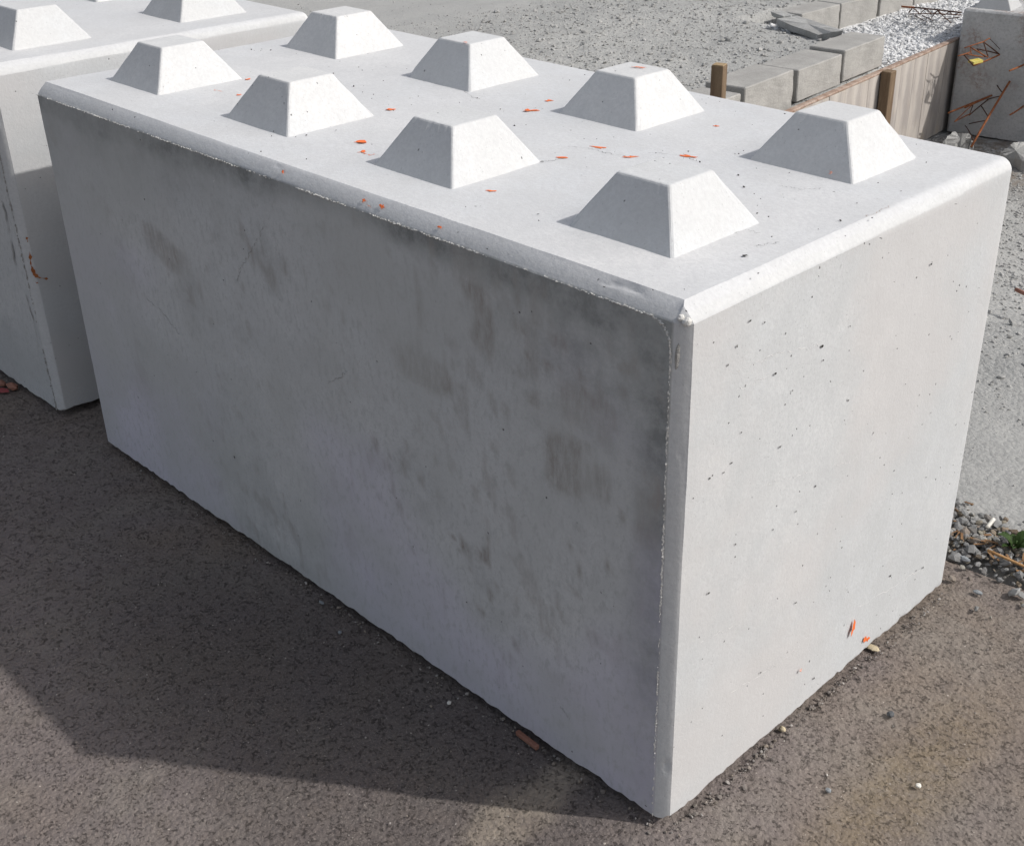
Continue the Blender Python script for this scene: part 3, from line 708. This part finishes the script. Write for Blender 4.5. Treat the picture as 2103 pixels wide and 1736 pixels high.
# broken slabs of mortar
def slab(corners, th, name, label, mat, seed, cat='slab', group=None):
    c0 = np.mean(corners, 0); bm = bmesh.new(); n = len(corners); rnd = np.random.RandomState(seed); per = []
    for i in range(n):
        a, b = np.array(corners[i]), np.array(corners[(i+1) % n])
        for k in range(5): per.append(a+(b-a)*k/5+(rnd.uniform(-.008, .008, 3)*[1, 1, .3] if k else 0))
    tp = [bm.verts.new(p-c0) for p in per]; bt = [bm.verts.new(p-c0-np.array([0, 0, th])+(c0-p)*[.05, .05, 0]+rnd.uniform(-.004, .004, 3)) for p in per]
    ct = bm.verts.new((0, 0, .003)); cb_ = bm.verts.new((0, 0, -th)); m = len(per)
    for i in range(m):
        j = (i+1) % m; bm.faces.new((ct, tp[i], tp[j])); bm.faces.new((cb_, bt[j], bt[i])); bm.faces.new((tp[i], bt[i], bt[j], tp[j]))
    bmesh.ops.recalc_face_normals(bm, faces=bm.faces)
    o = put(name, bm_mesh(name, bm), M[mat], None, tuple(c0)); return tag(o, label, cat, group)
slab([at(*z1(1195, 200), .155), at(*z1(1640, 372), .135), at(*z1(1910, 326), .165), at(*z1(1410, 165), .16)], .03, 'broken_slab', 'thin grey broken slab lying tilted between the two cement block rows', 'slab', 1)
slab([at(*z1(1130, 118), .13), at(*z1(1270, 175), .13), at(*z1(1400, 160), .135), at(*z1(1250, 112), .13)], .02, 'broken_slab', 'small flat grey slab piece behind the tilted broken slab', 'slab', 2)

# ------------------------------------------------------------------ far interlocking block with rebar
bl = at(*z2(893, 1390), PIT); print('far block corner', bl)
far_rz = R(9.0); FH = .637; FL_, FW_ = 1.2, .6
fb = empty('concrete_block', tuple(bl), 'darker grey interlocking concrete block standing far right behind rusty rebar', 'concrete block', 'interlocking concrete blocks', far_rz)
put('body', block_body('body', 57, .02, False, dims=(FL_, FW_, FH), ch=.014, lift=0.0, pn=1.3), M['farface'], fb)
fm = Matrix.Rotation(far_rz, 4, 'Z')
def tofb(p): v = fm.inverted() @ (Vector(p)-Vector(bl)); return v
sF = tofb(at(*z2(1575, 115), PIT+FH)); sL = tofb(at(*z2(1290, 70), PIT+FH)); print('far stud F,L local', sF, sL)
sb = .18; big_stud = stud_mesh(9, b=.19, t=.085, h=.085)
for i in range(3): put('stud', big_stud, M['farblock'], fb, (sF.x-sb/2+.4*i-.0, max(.12, sF.y+sb/2), FH-.001))

def bar(p, q, r, name='bar', mat='rust', parent=None, seg=6):
    p, q = Vector(p), Vector(q); d = q-p; ln = d.length
    bm = bmesh.new(); z = d.normalized(); x = z.orthogonal().normalized(); y = z.cross(x); n = 6; prev = None
    rr = random.Random(int(ln*1e5)); bend = (rr.uniform(-1, 1)*x+rr.uniform(-1, 1)*y)*ln*.015
    k_ = 5
    for k in range(k_+1):
        t = k/k_; c = p.lerp(q, t)+bend*math.sin(math.pi*t)
        ring = [bm.verts.new(c+x*r*math.cos(a*math.pi/3)+y*r*math.sin(a*math.pi/3)) for a in range(n)]
        if prev:
            for a in range(n): bm.faces.new((prev[a], prev[(a+1) % n], ring[(a+1) % n], ring[a]))
        else: bm.faces.new(ring[::-1])
        prev = ring
    bm.faces.new(prev); me = bm_mesh(name, bm, True); return me
def bars(root, lst, dflt='rust'):
    o0 = Vector(root.location)
    for (p, q, r, nm, mt) in lst: put(nm, bar(Vector(p)-o0, Vector(q)-o0, r*.78), M[mt or dflt], root)
fy = bl[1]      # the shaded face plane is about y = fy
def fp(x, y, off=.06):                                   # a point a little in front of that face
    a = at(*z2(x, y), bl[1], 1)
    # intersect with the rotated face plane, then step out
    nrm = np.array([math.sin(far_rz), -math.cos(far_rz), 0]); px = z2(x, y); s = 1024/2102.
    v = dv*FPX+r2*(px[0]*s-CX)-u2*(px[1]*s-CY); t = ((np.array(bl)+nrm*off-CAM)@nrm)/(v@nrm); return CAM+v*t
r1 = empty('lattice_girder', tuple(fp(1280, 560, .05)), 'crumpled rusty lattice girder with a yellow spacer, high against the far block', 'rebar', 'rusty lattice girders')
bars(r1, [(fp(1090, 505, .2), fp(1290, 440, .1), .004, 'chord', 'rust'), (fp(1290, 440, .1), fp(1358, 402, .05), .004, 'chord', 'rust'), (fp(1020, 590, .25), fp(1150, 550, .18), .004, 'chord', 'rust'),
   (fp(1080, 570, .2), fp(1185, 690, .2), .005, 'web', 'rustdark'), (fp(1185, 690, .2), fp(1462, 575, .03), .0055, 'chord', 'rust'), (fp(1462, 575, .03), fp(1290, 440, .1), .0045, 'web', 'rustdark'),
   (fp(1150, 495, .15), fp(1340, 605, .1), .0045, 'web', 'rust'), (fp(1220, 515, .12), fp(1460, 570, .03), .004, 'web', 'rustdark'), (fp(1290, 440, .1), fp(1340, 600, .1), .004, 'web', 'rustdark'),
   (fp(1150, 500, .15), fp(1165, 580, .15), .003, 'web', 'rust'), (fp(1100, 565, .18), fp(1290, 600, .12), .004, 'web', 'rust'), (fp(1225, 520, .12), fp(1310, 600, .1), .0035, 'web', 'rustdark'), (fp(1355, 405, .05), fp(1465, 520, .01), .002, 'web', 'rustdark')])
sp_ = [fp(1130, 632, .18), fp(1190, 655, .2), fp(1290, 632, .15), fp(1240, 612, .14)]
bm = bmesh.new(); o0 = np.array(r1.location); tv = [bm.verts.new(p-o0) for p in sp_]; bv = [bm.verts.new(p-o0-np.array([0, 0, .012])) for p in sp_]
bm.faces.new(tv); bm.faces.new(bv[::-1])
for i in range(4): bm.faces.new((tv[i], bv[i], bv[(i+1) % 4], tv[(i+1) % 4]))
put('plastic_spacer', bm_mesh('plastic_spacer', bm), M['yellow'], r1)
r_2 = empty('lattice_girder', tuple(fp(1165, 1200, .08)), 'rusty lattice girder sticking out low from the far block', 'rebar', 'rusty lattice girders')
bars(r_2, [(fp(920, 1190, .25), fp(1380, 1005, .0), .0062, 'chord', 'rust'), (fp(1095, 1135, .2), fp(1350, 1020, .0), .006, 'chord', 'rust'), (fp(985, 1282, .25), fp(1150, 1200, .15), .004, 'chord', 'rust'),
   (fp(1140, 1215, .15), fp(1345, 1045, .02), .0045, 'web', 'rustdark'), (fp(985, 1282, .25), fp(1170, 1110, .12), .0035, 'web', 'rust'), (fp(1140, 1215, .15), fp(1180, 1110, .12), .0035, 'web', 'rustdark'),
   (fp(1330, 1050, .0), fp(1475, 1012, .1), .0035, 'web', 'rustdark'), (fp(1265, 1115, .05), fp(1350, 1250, .12), .0035, 'web', 'rustdark')])
r_3 = empty('rebar_rod', tuple(fp(1165, 1545, .35)), 'long dark red steel rod leaning against the far grey block', 'rebar')
bars(r_3, [(fp(1160, 1550, .38), fp(1568, 858, .02), .0075, 'rod', 'rust'), (fp(1435, 900, .02), fp(1500, 985, .08), .0035, 'stub', 'rustdark'), (fp(1140, 1305, .1), fp(1325, 1270, .22), .0035, 'stub', 'rustdark'), (fp(1100, 1325, .1), fp(1190, 1500, .35), .0028, 'stub', 'rustdark')])
r_4 = empty('rebar_rod', tuple(fp(1640, 712, .1)), 'short orange rusty rod poking out of the far block, upper one at the edge', 'rebar')
bars(r_4, [(fp(1565, 745, .2), fp(1740, 672, .0), .006, 'rod', 'rust')])
r_5 = empty('rebar_rod', tuple(fp(1640, 1165, .1)), 'short dark rusty rod poking out of the far block, lower one at the edge', 'rebar')
bars(r_5, [(fp(1572, 1210, .2), fp(1712, 1118, .0), .006, 'rod', 'rust')])
# girder lying across the white gravel behind
def gp(x, y, z): return at(*z2(x, y), z)
r_6 = empty('lattice_girder', tuple(gp(780, 130, .02)), 'dark lattice girder lying across the white gravel behind the boards', 'rebar', 'rusty lattice girders')
L6 = [(gp(425, 68, .12), gp(560, 78, .12), .007, 'chord', 'rust'), (gp(560, 78, .12), gp(1060, 132, .12), .005, 'chord', 'rustdark'), (gp(510, 148, .02), gp(1060, 158, .02), .004, 'chord', 'rustdark')]
zz = [(545, 80, .12), (500, 137, .02), (545, 80, .12), (620, 150, .02), (690, 96, .12), (745, 152, .02), (815, 104, .12), (870, 155, .02), (930, 118, .12), (985, 157, .02), (1040, 130, .12)]
for a, b in zip(zz[:-1], zz[1:]): L6.append((gp(*a), gp(*b), .0035, 'web', 'rustdark'))
for a, b in ((( 640, 160, .02), (760, 215, .01)), ((800, 110, .1), (950, 240, .01)), ((730, 205, .01), (815, 110, .12)), ((560, 165, .01), (700, 235, .01)), ((860, 200, .01), (1040, 180, .03))):
    L6.append((gp(*a), gp(*b), .003, 'web', 'rustdark'))
bars(r_6, L6)

# rubble lumps at the foot of the far block
slab([at(*z2(860, 1490), PIT+.07), at(*z2(1170, 1545), PIT+.03), at(*z2(1185, 1490), PIT+.06), at(*z2(1135, 1405), PIT+.10), at(*z2(960, 1392), PIT+.11)], .07, 'rubble_lump', 'pale broken concrete lump at the foot of the far block, beside the boards', 'rubble', 11, 'rubble')
slab([at(*z2(1470, 1610), PIT+.06), at(*z2(1560, 1660), PIT+.04), at(*z2(1760, 1700), PIT+.05), at(*z2(1760, 1500), PIT+.10), at(*z2(1610, 1500), PIT+.11)], .07, 'rubble_lump', 'pale broken concrete lump at the right edge in front of the far block', 'rubble', 12, 'rubble')

# ------------------------------------------------------------------ stones (stuff)
PHI = (1+5**.5)/2
ICO = np.array([(-1, PHI, 0), (1, PHI, 0), (-1, -PHI, 0), (1, -PHI, 0), (0, -1, PHI), (0, 1, PHI), (0, -1, -PHI), (0, 1, -PHI), (PHI, 0, -1), (PHI, 0, 1), (-PHI, 0, -1), (-PHI, 0, 1)])/np.sqrt(1+PHI*PHI)
ICF = np.array([(0, 11, 5), (0, 5, 1), (0, 1, 7), (0, 7, 10), (0, 10, 11), (1, 5, 9), (5, 11, 4), (11, 10, 2), (10, 7, 6), (7, 1, 8), (3, 9, 4), (3, 4, 2), (3, 2, 6), (3, 6, 8), (3, 8, 9), (4, 9, 5), (2, 4, 11), (6, 2, 10), (8, 6, 7), (9, 8, 1)])
def stones(name, pos, size, mat, seed, sink=.25, kind='stuff', flat=.65):
    rs = np.random.RandomState(seed); n = len(pos)
    V = np.repeat(ICO[None], n, 0)*rs.uniform(.72, 1.22, (n, 12, 1))
    V *= rs.uniform(.6, 1.3, (n, 1, 3))*np.array([1, 1, flat])
    a = rs.uniform(0, 6.283, n); ca_, sa = np.cos(a), np.sin(a); x = V[..., 0]*ca_[:, None]-V[..., 1]*sa[:, None]; y = V[..., 0]*sa[:, None]+V[..., 1]*ca_[:, None]
    V = np.stack([x, y, V[..., 2]], -1); tl = rs.uniform(-.5, .5, n); z = V[..., 2]+V[..., 0]*tl[:, None]; V[..., 2] = z
    V = V*size[:, None, None]+pos[:, None, :]+np.stack([0*size, 0*size, size*(.6-sink)], 1)[:, None, :]
    F = ICF[None]+(np.arange(n)*12)[:, None, None]
    o = put(name, mesh_np(name, V.reshape(-1, 3), F.reshape(-1, 3)), mat); o['kind'] = kind; return o
so_ = stones('dirt_specks', SPECKS[0], SPECKS[1], M['crack'], 31, .3); so_.parent = main
rs = np.random.RandomState(7)
def ground_z(x, y):
    P = np.stack([x, y, x*0], 1)
    sm = sst(fbm(P, .55, 3, 5), -.25, .15)*sst(-x, .8, 2.2)*(1-sst(y, 6, 9))
    sm = np.maximum(sm, .8*sst(x, .5, 1.0)*sst(y, 1.0, 1.12)*(1-sst(y+.15*fbm(P, 3, 3, 2), 1.45, 1.75)))
    return terrain(x, y)+fbm(P, 1.5, 3, 1)*.022+fbm(P, 14, 4, 2)*.010*(1-.85*sm)-.012*(1-sst(y, 1.3, 2.6)), sm
# gravel fringe between asphalt and yard
n = 8500; x = rs.uniform(.2, 2.9, n); y = .985+rs.normal(0, .042, n)+.02*fbm(np.stack([x, x*0, x*0], 1), 5, 3, 3); s_ = np.clip(rs.lognormal(-5.15, .38, n), .0028, .013)
stones('gravel_fringe', np.stack([x, y, -.004+rs.uniform(-.004, .010, n)], 1), s_, M['stone'], 2)
n = 260; x = rs.uniform(.3, 2.9, n); y = .93-np.abs(rs.normal(0, .10, n)); s_ = np.clip(rs.lognormal(-5.4, .4, n), .002, .009)
stones('loose_grit', np.stack([x, y, x*0], 1), s_, M['stone'], 3, .1)
# crushed stone of the yard, sparser on the smooth dust
n = 60000; x = -4.6+rs.beta(1.4, 1.1, n)*7.2; y = 1.15+rs.uniform(0, 1, n)**.8*6.6
gz, sm = ground_z(x, y); keep = (rs.uniform(0, 1, n) > sm*.93) & ~((x-xw(y) > -.04) & (x-xw(y) < .01)) & ~((y > 5.05) & (x > -.72) & (x < .6)) & ~((x > -1.5) & (x < xw(y)) & (y > 4.5))
x, y, gz, sm = x[keep], y[keep], gz[keep], sm[keep]; s_ = np.clip(rs.lognormal(-5.4, .42, len(x)), .0022, .017)*(1-.5*sm)
stones('crushed_stone', np.stack([x, y, gz], 1), s_, M['lime'], 4, .35)
n = 9000; y = rs.uniform(4.3, 7.2, n); x = -1.33+rs.uniform(0, 1, n)*(xw(y)-.035+1.33); gz, sm = ground_z(x, y)
stones('white_gravel', np.stack([x, y, gz], 1), np.clip(rs.lognormal(-5.0, .4, n), .003, .018), M['limewhite'], 5, .3)
# grit scattered over the asphalt
n = 2600; x = rs.uniform(-.6, 2.6, n); y = rs.uniform(-1.0, .85, n); keep = ~((x > -.01) & (x < 1.61) & (y > -.01)) & ~((x < -.18) & (y > -.01))
x, y = x[keep], y[keep]; s_ = np.clip(rs.lognormal(-6.85, .4, len(x)), .0006, .003)
stones('asphalt_grit', np.stack([x, y, x*0-.002], 1), s_, M['gritmix'], 6, .1)

# grit and dust gathered along the foot of the block
n = 900; e_ = rs.uniform(0, 1, n) < .5; t_ = rs.uniform(0, 1, n); off_ = np.abs(rs.normal(0, .012, n))
x = np.where(e_, t_*1.6, 1.602+off_); y = np.where(e_, .004-off_, t_*.78)
stones('base_grit', np.stack([x, y, x*0-.001], 1), np.clip(rs.lognormal(-6.6, .5, n), .0006, .0042), M['gritmix'], 12, .1)
# dry straw and leaf litter in the gravel fringe
bm = bmesh.new(); rr = random.Random(5)
for k in range(230):
    x = rr.uniform(1.3, 2.3); y = .975+rr.gauss(0, .032); a = rr.uniform(0, 3.14); ln = rr.uniform(.006, .026); wd = rr.uniform(.0006, .0028); z = rr.uniform(.006, .016)
    dx, dy = math.cos(a)*ln/2, math.sin(a)*ln/2; nx, ny = -math.sin(a)*wd, math.cos(a)*wd; dz = rr.uniform(-.004, .004)
    q_ = [(x-dx-nx, y-dy-ny, z-dz), (x+dx-nx, y+dy-ny, z+dz), (x+dx+nx, y+dy+ny, z+dz+.0008), (x-dx+nx, y-dy+ny, z-dz+.0008)]
    a_ = [bm.verts.new(p) for p in q_]; b_ = [bm.verts.new((p[0], p[1], p[2]-.0007)) for p in q_]
    bm.faces.new(a_); bm.faces.new(b_[::-1])
    for i in range(4): bm.faces.new((a_[i], b_[i], b_[(i+1) % 4], a_[(i+1) % 4]))
M['litter'] = m_simple('dry_litter', (.13, .065, .03), (.30, .18, .09), 30, .001)
put('dry_litter', bm_mesh('dry_litter', bm), M['litter'])['kind'] = 'stuff'

# single pebbles and crumbs on the asphalt
for (px, py, r, sd, mt, sc, lb, cat) in (
    (1828, 1467, .0085, 1, 'darkstone', (1, 1, .7), 'dark round pebble on the asphalt right of the block end', 'pebble'),
    (1885, 1612, .0058, 2, 'white', (1, 1, .7), 'whitish pebble on the asphalt near the bottom right', 'pebble'),
    (1700, 1626-4, .0058, 3, 'greystone', (1, 1, .8), 'small grey pebble on the asphalt below the dark round one', 'pebble'),
    (1605, 1498, .0075, 4, 'tan', (1, .8, .9), 'tan angular crumb against the foot of the block end', 'crumb'),
    (2007, 1216, .008, 5, 'greystone', (1.4, .8, .5), 'flat grey pebble on asphalt just below the gravel fringe', 'pebble'),
    (1980, 1145+3, .011, 6, 'greystone', (1.5, .7, .5), 'flat pale pebble touching the gravel fringe beside the block', 'pebble'),
    (1792, 1330, .014, 7, 'tan', (1.3, .8, .25), 'pale flat flake of stone tucked under the block end', 'crumb'),
    (2165, 1230, .01, 8, 'greystone', (1, 1, .6), 'grey pebble past the weed', 'pebble'),
    (922, 1442, .0052, 9, 'white', (1, 1, .8), 'whitish pebble on shaded asphalt in front of the block middle', 'pebble'),
    (698, 1298, .0045, 10, 'greystone', (1, 1, .8), 'light grey pebble on shaded asphalt left of the whitish one', 'pebble'),
    (660, 1236, .006, 11, 'greystone', (1.5, .7, .5), 'flat grey pebble close to the foot of the long shaded side', 'pebble'),
    ):
    if px > 2110: continue
    q = at(px, py, 0); tag(put('pebble' if cat == 'pebble' else 'stone_crumb', pebble('pebble', r*.72, sd, sc), M[mt], None, (q[0], q[1], r*.72*sc[2]*.5)), lb, cat)

q0 = at(1058, 1505, .004); q1 = at(1100, 1537, .004); d = q1-q0
tag(put('wood_strip', box_me('wood_strip', float(np.linalg.norm(d)), .007, .008, .001, 3, .0006, 3), M['brick'], None, tuple((q0+q1)/2+np.array([0, .004, -.003])), (0, 0, math.atan2(d[1], d[0]))), 'reddish brown wood strip wedged under the long side of the block', 'wood strip')
for (px, py, r, lb) in ((30, 797, .017, 'small red brick piece at the foot of the left block'), (8, 790, .014, 'red brick piece at the left edge under the left block')):
    q = at(px, py, 0); tag(put('brick_piece', pebble('brick_piece', r, int(px), (1.3, .8, .6), 1), M['brick'], None, (q[0], q[1]-.004, .006)), lb, 'brick piece')
q = [at(*p, .002) for p in ((-40, 795), (-5, 800), (20, 806))]
o = put('spray_mark', ribbon([tuple(p) for p in q], .018, (0, 0, 1), .003, 2, .003), M['pink']); tag(o, 'faded pink sprayed mark on the asphalt at the left edge', 'paint mark')

# ------------------------------------------------------------------ weed, stalk, butt
wq = at(2082, 1122, .01); weed = empty('weed', (wq[0], wq[1], -.005), 'small green weed growing in the gravel fringe at the right edge', 'weed')
def leaf_me(ln, wd, seed):
    bm = bmesh.new(); prev = None; rr = random.Random(seed)
    for k in range(7):
        t = k/6; wv = wd*math.sin(math.pi*min(.98, t*.85+.12))*(1 if k < 6 else .05)*rr.uniform(.8, 1.15); z = .35*ln*math.sin(t*2.2)
        x = ln*t; r_ = [bm.verts.new((x, -wv, z+wv*.35)), bm.verts.new((x, 0, z)), bm.verts.new((x, wv, z+wv*.35))]
        if prev:
            for j in (0, 1): bm.faces.new((prev[j], prev[j+1], r_[j+1], r_[j]))
        prev = r_
    bmesh.ops.solidify(bm, geom=bm.faces[:], thickness=.0005)
    return bm_mesh('leaf', bm, True)
for k in range(9):
    put('leaf', leaf_me(.036+.005*(k % 3), .009, k), M['leaf'], weed, (0, 0, .006), (0, -.25-.12*(k % 3), k*.72))
put('stem', bar((0, 0, 0), (.002, .001, .03), .0015), M['leaf'], weed)
a = at(2027, 1128, .022); b = at(2125, 1172, .012)
tag(put('dry_stalk', bar(a, b, .0028, 'dry_stalk'), M['straw']), 'orange brown dry stalk lying across the gravel fringe', 'stalk')
a = at(2026, 1082, .012); b = at(2040, 1064, .02)
tag(put('paper_scrap', bar(a, b, .004, 'paper_scrap'), M['white']), 'small white paper scrap standing in the gravel fringe', 'scrap')
a = at(2085, 597, -.0); tag(put('wood_chip', bar(a+np.array([0, 0, .005]), at(2120, 610, .01), .006, 'wood_chip'), M['brick']), 'brown wood chip on the rubble at the right edge', 'wood chip')
